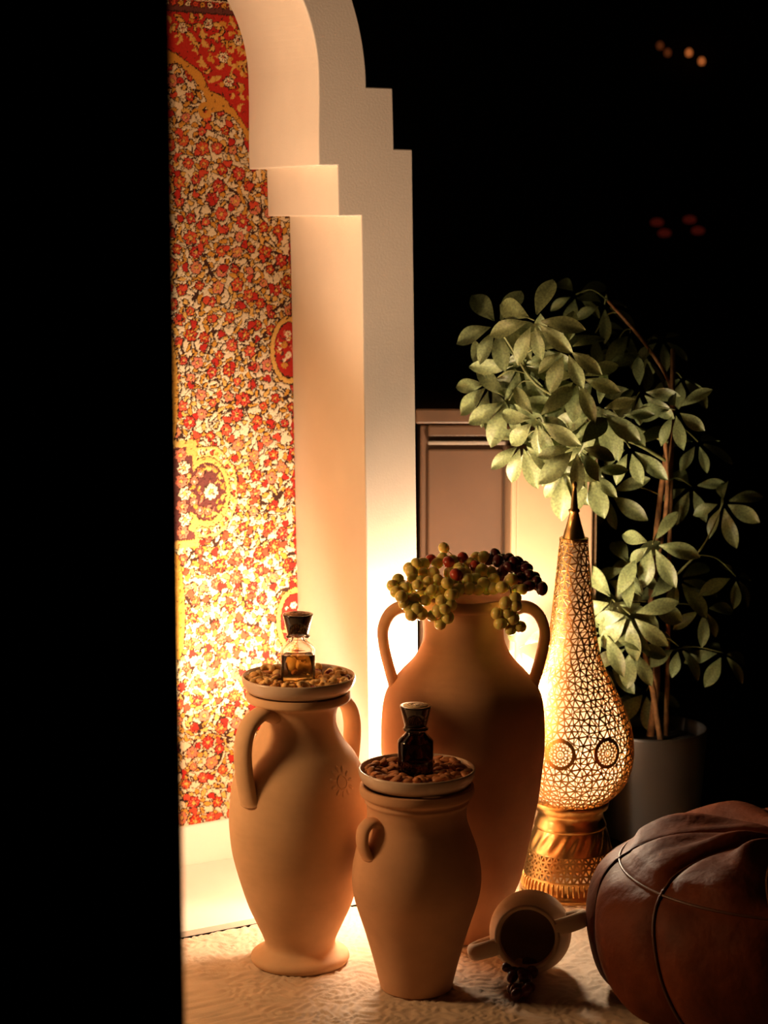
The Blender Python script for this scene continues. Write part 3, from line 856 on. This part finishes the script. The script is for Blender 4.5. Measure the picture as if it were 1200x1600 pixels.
def shell():
    rnd = random.Random(21)
    # arc-length steps along the profile
    rings = []
    seglen = [0]
    for p, q in zip(LS[:-1], LS[1:]): seglen.append(seglen[-1] + math.hypot(p[0] - q[0], p[1] - q[1]))
    L = seglen[-1]; step = 0.0108; n = int(L / step)
    for i in range(n + 1):
        s = L * i / n
        r = float(np.interp(s, seglen, [p[0] for p in LS])); z = float(np.interp(s, seglen, [p[1] for p in LS]))
        m = max(10, int(2 * PI * r / (step * 1.0)))
        off = rnd.uniform(0, 6.28)
        ring = []
        for k in range(m):
            j = 0.0 if i in (0, n) else 1.0
            a = off + 2 * PI * (k + rnd.uniform(-0.38, 0.38)) / m
            zz = z + j * rnd.uniform(-0.40, 0.40) * step * 0.8
            ring.append((a, min(max(zz, 0.1692), 0.6424)))
        rings.append(ring)
    V, F = [], []
    def pierce(pts, k):
        c = [sum(p[0] for p in pts) / len(pts), sum(p[1] for p in pts) / len(pts)]
        b = len(V)
        for a, z in pts: V.append(surf(a, z))
        for a, z in pts: V.append(surf(c[0] + (a - c[0]) * k, c[1] + (z - c[1]) * k))
        m = len(pts)
        for i in range(m):
            j = (i + 1) % m
            F.append((b + i, b + j, b + m + j, b + m + i))
    for A, B in zip(rings[:-1], rings[1:]):
        A = sorted(A); B = sorted(B)
        a0 = A[0][0]
        # start B at the vertex nearest to A[0]
        B = [(b[0] + 2 * PI * round((a0 - b[0]) / (2 * PI)), b[1]) for b in B]
        B = sorted(((b[0] if b[0] >= a0 - PI / len(B) else b[0] + 2 * PI, b[1]) for b in B))
        A = A + [(A[0][0] + 2 * PI, A[0][1])]; B = B + [(B[0][0] + 2 * PI, B[0][1])]
        i = j = 0
        tris = []
        while i < len(A) - 1 or j < len(B) - 1:
            if j == len(B) - 1 or (i < len(A) - 1 and A[i + 1][0] + A[i][0] <= B[j + 1][0] + B[j][0]):
                tris.append((A[i], A[i + 1], B[j])); i += 1
            else:
                tris.append((A[i], B[j + 1], B[j])); j += 1
        for t in tris:
            ca = sum(p[0] for p in t) / 3; cz = sum(p[1] for p in t) / 3
            if in_motif(ca, cz): continue
            pierce(t, 0.66 + rnd.uniform(-0.06, 0.06))
    return V, F
sh = obj('pierced_shell', *shell(), M_GOLD, lan, smooth=False)
sol = sh.modifiers.new('thickness', 'SOLIDIFY'); sol.thickness = 0.0012
for ma, mz in MOT:
    V, F = [], []
    def pt(r, t):
        z = mz + r * math.sin(t); return surf(ma + r * math.cos(t) / lr(z), z, 0.0006)
    # solid ring
    n = 40
    for k in range(n):
        t = 2 * PI * k / n
        V += [pt(0.0212, t), pt(0.0272, t)]
    for k in range(n):
        j = (k + 1) % n
        F.append((2 * k, 2 * k + 1, 2 * j + 1, 2 * j))
    # pierced rosette inside
    rad = [0.0022, 0.0075, 0.0140, 0.0216]
    ns = 12
    for ri in range(3):
        for k in range(ns):
            o = 0.5 * (ri % 2)
            t0, t1 = 2 * PI * (k + o) / ns, 2 * PI * (k + 1 + o) / ns
            if ri == 1: quads = [[(rad[1], t0), (rad[2], t0), (rad[2], t1), (rad[1], t1)]]
            else:
                tm_ = (t0 + t1) / 2
                quads = [[(rad[ri], t0), (rad[ri + 1], t0), (rad[ri + 1], tm_)], [(rad[ri], t0), (rad[ri + 1], tm_), (rad[ri], t1)], [(rad[ri], t1), (rad[ri + 1], tm_), (rad[ri + 1], t1)]] if ri == 2 else [[(rad[ri], t0), (rad[ri + 1], t0), (rad[ri + 1], t1), (rad[ri], t1)]]
            for q in quads:
                P = [Vector((r * math.cos(t), r * math.sin(t))) for r, t in q]
                c = sum(P, Vector((0, 0))) / len(P)
                b = len(V); m = len(P)
                for p in P: V.append(pt(p.length, math.atan2(p.y, p.x)))
                for p in P:
                    w = c + (p - c) * 0.62; V.append(pt(w.length, math.atan2(w.y, w.x)))
                for i in range(m):
                    j = (i + 1) % m; F.append((b + i, b + j, b + m + j, b + m + i))
    o = obj('round_rosette', V, F, M_GOLD2, lan, smooth=False)
    s2 = o.modifiers.new('thickness', 'SOLIDIFY'); s2.thickness = 0.0014
fin = obj('finial', *lathe([(0, 0.7430), (0.0032, 0.7415), (0.0048, 0.7375), (0.0040, 0.7325), (0.0030, 0.7300), (0.0040, 0.7265), (0.0067, 0.6950), (0.0098, 0.6925), (0.0100, 0.6895), (0.0080, 0.6870), (0.0150, 0.6600), (0.0197, 0.6440), (0.0200, 0.6415), (0.0, 0.6415)][::-1], 40), M_GOLD2, lan)
obj('collar', *lathe([(0.0195, 0.6425), (0.0245, 0.6425), (0.0255, 0.6400), (0.0252, 0.6370)], 40), M_GOLD2, lan)
obj('neck_band', *lathe([(0.060, 0.172), (0.0680, 0.1700), (0.0690, 0.1640), (0.0675, 0.1560), (0.0610, 0.1510), (0.0585, 0.1460), (0.0600, 0.1360), (0.0640, 0.1270), (0.0652, 0.1235), (0.0640, 0.1200), (0.0600, 0.1195)], 72), M_GOLD2, lan)
def base_r(z): return float(np.interp(z, [0.0, 0.007, 0.036, 0.079, 0.1205], [0.0895, 0.0875, 0.0815, 0.0748, 0.0640]))
# fluted skirt with slanting flutes
def skirt():
    V, F = [], []
    zs = np.linspace(0.1205, 0.0815, 12); n = 144
    for zi, z in enumerate(zs):
        t = zi / 11; env = math.sin(PI * t)
        for k in range(n):
            a = 2 * PI * k / n
            r = base_r(z) + 0.0016 * env * math.sin(18 * a + 5.5 * t)
            V.append((r * math.cos(a), r * math.sin(a), z))
    for i in range(11):
        for k in range(n):
            j = (k + 1) % n
            F.append((i * n + k, i * n + j, (i + 1) * n + j, (i + 1) * n + k))
    return V, F
obj('fluted_skirt', *skirt(), M_GOLD2, lan)
def band():
    rnd = random.Random(8)
    V, F = [], []
    rows = [0.0815, 0.0705, 0.0595, 0.0485, 0.0365]
    n = 44
    P = []
    for i, z in enumerate(rows):
        P.append([(2 * PI * (k + (0.5 if i % 2 else 0) + (rnd.uniform(-.22, .22))) / n, z + (rnd.uniform(-.0022, .0022) if 0 < i < 4 else 0)) for k in range(n + 1)])
        P[-1][n] = (P[-1][0][0] + 2 * PI, P[-1][0][1])
    def sf(a, z): 
        r = base_r(z); return (r * math.cos(a), r * math.sin(a), z)
    for i in range(4):
        A, B = P[i], P[i + 1]
        for k in range(n):
            T = [(A[k], A[k + 1], B[k]), (A[k + 1], B[k + 1], B[k])] if i % 2 == 0 else [(A[k], A[k + 1], B[k + 1]), (A[k], B[k + 1], B[k])]
            for t in T:
                ca = sum(p[0] for p in t) / 3; cz = sum(p[1] for p in t) / 3
                b = len(V); kk = rnd.uniform(0.42, 0.6)
                for a, z in t: V.append(sf(a, z))
                for a, z in t: V.append(sf(ca + (a - ca) * kk, cz + (z - cz) * kk))
                for q in range(3):
                    w = (q + 1) % 3; F.append((b + q, b + w, b + 3 + w, b + 3 + q))
    return V, F
pb = obj('pierced_band', *band(), M_GOLD, lan, smooth=False)
s3 = pb.modifiers.new('thickness', 'SOLIDIFY'); s3.thickness = 0.0012
obj('foot', *lathe([(0.0812, 0.0368), (0.0822, 0.0350), (0.0815, 0.0335), (0.0850, 0.0125), (0.0868, 0.0110), (0.0862, 0.0095), (0.0890, 0.0070), (0.0900, 0.0005), (0.0860, 0.0005)], 72), M_GOLD2, lan)
rv, rf = tube(catmull([(0.0815, 0, 0.0335), (0.0835, 0, 0.0290), (0.0858, 0, 0.0180), (0.0858, 0, 0.0128)], 3), [0.0008, 0.0014, 0.0022, 0.0023, 0.0022, 0.0022, 0.0022, 0.0022, 0.0022, 0.0010], 6)
ME_RIB = mk_mesh('rib', rv, rf, M_GOLD2)
for k in range(56):
    o = bpy.data.objects.new('rib', ME_RIB); C.objects.link(o); o.parent = lan
    o.rotation_euler = (0, 0, 2 * PI * k / 56)
bulb = obj('bulb', *lathe(sm([(0, 0.185), (0.010, 0.187), (0.012, 0.205), (0.020, 0.222), (0.022, 0.240), (0.014, 0.258), (0, 0.262)], 4), 24), M_BULB, lan)
obj('bulb_holder', *lathe([(0, 0.150), (0.013, 0.150), (0.013, 0.186), (0, 0.186)], 24), M_GOLD2, lan)
m = bpy.data.materials.new('added_diffuser'); nt = m.node_tree if m.use_nodes else None  # added diffuser sleeve, makes the pierced holes glow evenly
m.use_nodes = True; nt = m.node_tree
for nd in list(nt.nodes): nt.nodes.remove(nd)
out_ = nt.nodes.new('ShaderNodeOutputMaterial'); tr_ = nt.nodes.new('ShaderNodeBsdfTranslucent'); df_ = nt.nodes.new('ShaderNodeBsdfDiffuse'); mx_ = nt.nodes.new('ShaderNodeMixShader')
tr_.inputs[0].default_value = (0.95, 0.88, 0.74, 1); df_.inputs[0].default_value = (0.85, 0.76, 0.62, 1); mx_.inputs[0].default_value = 0.45
nt.links.new(tr_.outputs[0], mx_.inputs[1]); nt.links.new(df_.outputs[0], mx_.inputs[2]); nt.links.new(mx_.outputs[0], out_.inputs[0])
obj('added_diffuser', *lathe([(max(lr(z) * 0.90 - 0.002, 0.004), z) for z in np.linspace(0.172, 0.638, 50)], 56), m, lan)
lb = lamp('bulb_light', 'POINT', (0, 0, 0.245), (1.0, 0.70, 0.42), 6.5, 0.024)
lb.parent = lan

# ------------------------------------------------------------------ leather pouf
pf = empty('leather_pouf', (0.627, 3.055, 0))
tag(pf, 'round brown leather pouf with stitched segments at the lower right', 'pouf')
PFR, PFH = 0.262, 0.262
def pouf_pt(theta, v, lift=0.0):
    """v 0 at the bottom rim .. 1 at the top centre"""
    prof = catm_pouf(v)
    tw = theta + 0.55 * (1 - v) ** 1.2
    return Vector(((prof[0] + lift) * math.cos(tw), (prof[0] + lift) * math.sin(tw), prof[1] + lift * (1.0 if v > 0.55 else 0.0)))
_pp = sm([(0.225, 0.0), (0.270, 0.025), (0.294, 0.08), (0.296, 0.135), (0.281, 0.188), (0.240, 0.222), (0.16, 0.240), (0.07, 0.246), (0.012, 0.243)], 8)
_pl = [0]
for a, b in zip(_pp[:-1], _pp[1:]): _pl.append(_pl[-1] + math.hypot(a[0] - b[0], a[1] - b[1]))
_pl = np.array(_pl) / _pl[-1]
def catm_pouf(v):
    return (float(np.interp(v, _pl, [p[0] for p in _pp])), float(np.interp(v, _pl, [p[1] for p in _pp])))
NS = 9
for k in range(NS):
    t0, t1 = 2 * PI * k / NS, 2 * PI * (k + 1) / NS
    rnd = random.Random(k)
    for nm, va, vb in (('side_panel', 0.0, 0.50), ('top_panel', 0.50, 1.0)):
        V, F = [], []
        nu, nv = 18, 26
        for i in range(nv + 1):
            v = va + (vb - va) * i / nv
            for j in range(nu + 1):
                u = j / nu
                b = max(math.sin(PI * u), 0) ** 0.55
                c = min(1, max(math.sin(PI * i / nv), 0) ** 0.4 + (0.9 if (nm == 'side_panel' and i < nv / 2) or (nm == 'top_panel' and i > nv / 2) else 0))
                lift = 0.016 * b * c + 0.003 * math.sin(9 * u + k * 2 + 7 * v) * b * c + 0.004 * math.sin(23 * v + 4 * u + k) * b * (1 - abs(2 * u - 1)) * c
                V.append(pouf_pt(t0 + (t1 - t0) * u, v, lift))
        for i in range(nv):
            for j in range(nu):
                q = i * (nu + 1) + j
                F.append((q, q + 1, q + nu + 2, q + nu + 1))
        obj(nm, V, F, M_LEATHER, pf)
    obj('seam_piping', *tube([pouf_pt(t0, v, 0.003) for v in np.linspace(0.02, 0.98, 40)], 0.0026, 6), M_PIPING, pf)
obj('edge_piping', *tube([pouf_pt(2 * PI * k / 120, 0.5, 0.001) for k in range(121)], 0.0024, 6, cap=False), M_PIPING, pf)
V, F = lathe([(0, 0.0005), (0.226, 0.0005), (0.228, 0.004), (0, 0.004)], 66); obj('base', V, F, M_LEATHER, pf)
V, F = lathe(sm([(0, 0.256), (0.010, 0.255), (0.018, 0.250), (0.019, 0.246)], 3)[::-1], 24); obj('top_button', V, F, M_LEATHER, pf)

# ------------------------------------------------------------------ potted plant
plant = empty('potted_plant', (0.53, 3.935, FZ))
tag(plant, 'potted umbrella plant with drooping leaf clusters behind the lantern', 'plant')
def rel(p): return Vector(p) - Vector((0.53, 3.935, FZ))
obj('planter', *lathe([(0, 0.001), (0.090, 0.001), (0.094, 0.006), (0.106, 0.210), (0.107, 0.216), (0.103, 0.217), (0.100, 0.208), (0.098, 0.190), (0, 0.190)], 64), M_POT, plant)
obj('soil', *lathe([(0.0975, 0.188), (0.09, 0.194), (0.05, 0.197), (0, 0.198)], 40), M_SOIL, plant)
def stem(name, pts, r0, r1, m, seg=8):
    P = catmull([rel(p) for p in pts], 6); n = len(P)
    obj(name, *tube(P, [r0 + (r1 - r0) * i / (n - 1) for i in range(n)], seg), m, plant)
    return P
BRN = []
BRN += stem('trunk', [(0.521, 3.94, 0.148), (0.535, 3.93, 0.305), (0.521, 3.92, 0.435), (0.524, 3.92, 0.536), (0.532, 3.92, 0.649), (0.546, 3.92, 0.773), (0.556, 3.95, 0.87), (0.508, 3.97, 0.955), (0.433, 3.98, 1.041)], 0.008, 0.003, M_BARK)
BRN += stem('trunk', [(0.545, 3.9, 0.158), (0.524, 3.9, 0.287), (0.507, 3.9, 0.376), (0.524, 3.9, 0.514), (0.544, 3.9, 0.664), (0.536, 3.9, 0.8)], 0.006, 0.004, M_BARK)
BRN += stem('branch', [(0.543, 3.9, 0.776), (0.466, 3.86, 0.81), (0.378, 3.76, 0.849), (0.300, 3.69, 0.886), (0.262, 3.67, 0.916), (0.228, 3.65, 0.969), (0.200, 3.63, 1.012)], 0.0045, 0.0018, M_STEM)
BRN += stem('branch', [(0.54, 3.9, 0.739), (0.466, 3.85, 0.781), (0.402, 3.76, 0.790), (0.346, 3.68, 0.800), (0.288, 3.66, 0.813)], 0.0035, 0.0016, M_STEM)
BRN += stem('branch', [(0.526, 3.9, 0.477), (0.566, 3.88, 0.524), (0.611, 3.86, 0.583), (0.642, 3.84, 0.666)], 0.003, 0.0015, M_STEM)
BRN += stem('branch', [(0.528, 3.9, 0.388), (0.471, 3.84, 0.42), (0.423, 3.8, 0.458)], 0.003, 0.0015, M_STEM)
obj('stake', *tube([rel((0.558, 3.945, 0.15)), rel((0.556, 3.945, 0.95))], 0.005, 8), M_BARK, plant)

def leaf_mesh(seed):
    rnd = random.Random(seed)
    V, F = [], []
    nu, nv = 9, 4
    droop = rnd.uniform(0.25, 0.6); fold = rnd.uniform(0.10, 0.28); tw = rnd.uniform(-0.3, 0.3)
    for i in range(nu + 1):
        u = i / nu
        w = 0.20 * (max(math.sin(PI * min(u ** 1.25, 1)), 0) ** 0.75) if 0 < u < 1 else 0.0
        w = max(w, 0.012)
        for j in range(-nv, nv + 1):
            s = j / nv
            y = w * s
            z = abs(s) * w * fold - droop * u * u * 0.55 + 0.02 * math.sin(6 * u + 2 * s)
            V.append((u - 0.10 * droop * u * u, y * math.cos(tw * u) - z * math.sin(tw * u) * .3, z + y * math.sin(tw * u)))
    m = 2 * nv + 1
    for i in range(nu):
        for j in range(m - 1):
            F.append((i * m + j, (i + 1) * m + j, (i + 1) * m + j + 1, i * m + j + 1))
    return mk_mesh('leaf', V, F, M_LEAF)
LEAF = [leaf_mesh(s) for s in range(6)]
lrnd = random.Random(17)
def cluster(c, face, n, size):
    c = rel(c)
    p = Vector(face) + Vector((lrnd.uniform(-.35, .35), lrnd.uniform(-.3, .3), lrnd.uniform(-.3, .3)))
    p.normalize()
    u = p.orthogonal().normalized(); w = p.cross(u)
    ph = lrnd.uniform(0, 6)
    for k in range(n):
        a = ph + 2 * PI * (k + lrnd.uniform(-.2, .2)) / n
        d = (u * math.cos(a) + w * math.sin(a)) + p * lrnd.uniform(-0.25, 0.25) + Vector((0, 0, -0.42))
        d.normalize()
        z = (p - d * p.dot(d)).normalized()
        y = z.cross(d)
        s = size * lrnd.uniform(0.75, 1.15)
        M = Matrix((d, y, z)).transposed().to_4x4()
        o = bpy.data.objects.new('leaf', lrnd.choice(LEAF)); C.objects.link(o); o.parent = plant
        o.matrix_local = Matrix.Translation(c + d * 0.012) @ M @ Matrix.Diagonal((s, s * lrnd.uniform(0.85, 1.15), s, 1))
    near = min(BRN, key=lambda q: (q - c).length)
    mid = (near + c) / 2 + Vector((0, 0, 0.015))
    pts = catmull([near, mid, c], 5)
    lets = [tube(pts, 0.0013, 6)]
    obj('leaf_stalk', *join(*lets), M_STEM, plant)
BRT = [(0.203, 3.68, 1.009), (0.283, 3.699, 0.972), (0.246, 3.707, 0.937), (0.193, 3.731, 0.899), (0.226, 3.698, 0.873), (0.292, 3.728, 0.909), (0.319, 3.585, 0.973), (0.348, 3.654, 0.917), (0.343, 3.731, 0.852), (0.249, 3.684, 0.797), (0.302, 3.724, 0.795), (0.341, 3.598, 0.799), (0.384, 3.655, 0.859), (0.27, 3.619, 0.846), (0.323, 3.667, 0.749), (0.37, 3.672, 0.748), (0.262, 3.582, 1.023)]
MID = [(0.431, 3.763, 0.838), (0.457, 3.776, 0.777), (0.431, 3.903, 0.676), (0.485, 3.873, 0.874), (0.535, 3.752, 0.851), (0.418, 3.879, 0.512), (0.429, 3.748, 0.493), (0.469, 3.843, 0.543), (0.411, 3.745, 0.439), (0.455, 3.72, 0.474), (0.435, 3.894, 0.339), (0.462, 3.762, 0.405), (0.5, 3.763, 0.599), (0.571, 3.916, 0.505), (0.651, 3.894, 0.659), (0.492, 3.778, 0.487)]
DRK = [(0.382, 4.092, 1.049), (0.43, 4.008, 1.033), (0.484, 4.036, 0.976), (0.505, 3.941, 0.932), (0.459, 4.088, 0.941), (0.587, 4.038, 0.887), (0.555, 4.093, 0.96), (0.42, 4.079, 0.973), (0.61, 3.96, 0.769), (0.601, 3.972, 0.68), (0.625, 3.933, 0.445), (0.664, 3.929, 0.357), (0.574, 3.913, 0.373), (0.519, 3.96, 0.273), (0.463, 4.021, 0.245), (0.68, 3.901, 0.514)]
for c in BRT: cluster(c, (-0.25, -0.85, 0.10), 7, 0.076)
cluster((0.247, 3.66, 0.424), (-0.5, -0.8, 0.1), 5, 0.050)
for c in MID: cluster(c, (-0.3, -0.8, 0.3), 6, 0.074)
for c in DRK: cluster(c, (0.1, -0.6, 0.6), 5, 0.066)

# ------------------------------------------------------------------ sideboard in the background
sb = empty('sideboard', (0.26, 4.05, FZ))
tag(sb, 'brown sideboard with pale door standing behind the tall vase', 'cabinet')
def sbp(name, x0, x1, y0, y1, z0, z1, m, bv=0.004):
    o = obj(name, *box(x0 - 0.26, x1 - 0.26, y0 - 4.05, y1 - 4.05, z0 - FZ, z1 - FZ), m, sb, smooth=False)
    return bevel(o, bv)
sbp('carcass', 0.07, 0.405, 3.97, 4.36, FZ, 0.80, M_CAB)
sbp('worktop', 0.06, 0.415, 3.945, 4.37, 0.805, 0.835, M_CABTOP)
sbp('drawer_front', 0.085, 0.395, 3.955, 3.969, 0.778, 0.802, M_CABTOP)
sbp('rail', 0.085, 0.236, 3.945, 3.969, 0.764, 0.772, M_STEEL, 0.002)
sbp('door', 0.085, 0.232, 3.955, 3.969, 0.02, 0.755, M_CAB)
sbp('side_cupboard', 0.236, 0.398, 3.775, 3.969, FZ, 0.762, M_CABPALE, 0.006)
sbp('cupboard_door', 0.246, 0.388, 3.765, 3.774, 0.02, 0.755, M_CABPALE, 0.003)

# ------------------------------------------------------------------ far lights in the dark
def far_lights():
    for (x, z), m, lab in (((0.92, 1.768), M_AMBER2, 'faint amber light, leftmost of the four high in the dark'),
                      ((0.946, 1.745), M_AMBER2, 'faint amber light, second from left of the four high in the dark'),
                      ((1.017, 1.745), M_AMBER, 'brightest amber light glowing high in the dark background'),
                      ((1.06, 1.717), M_AMBER, 'amber light below right of the brightest one in the dark'),
                      ((0.921, 1.185), M_REDDIM, 'dim reddish reflection, upper left of the lower four in the dark'),  # the reddish ones are reflections, built as faint glowing bulbs
                      ((0.947, 1.149), M_REDDIM, 'dim reddish reflection, lower left of the lower four in the dark'),
                      ((1.031, 1.194), M_REDDIM, 'dim reddish reflection, upper right of the lower four in the dark'),
                      ((1.06, 1.157), M_REDDIM, 'dim reddish reflection, lower right of the lower four in the dark')):
        e = empty('far_glow', (x, 7.985, z))
        k = 1.14
        e.location = (x * k, 7.985, 1.2 + (z - 1.2) * k)
        tag(e, lab, 'lamp', 'small lights on the far wall')
        w = 1.9 if m is M_REDDIM else 1.0
        pr = sm([(0, -0.016), (0.009, -0.013), (0.013, -0.004), (0.012, 0.006), (0.006, 0.013), (0, 0.015)], 3)
        V, F = lathe(pr, 16)
        obj('bulb', [(a * w, b - 0.03, c) for a, b, c in V], F, m, e)
        V, F = lathe([(0, 0), (0.012, 0), (0.012, 0.018), (0, 0.018)], 16)
        obj('socket', [(a, -c + 0.0, b) for a, b, c in V], F, M_CAP, e)
far_lights()
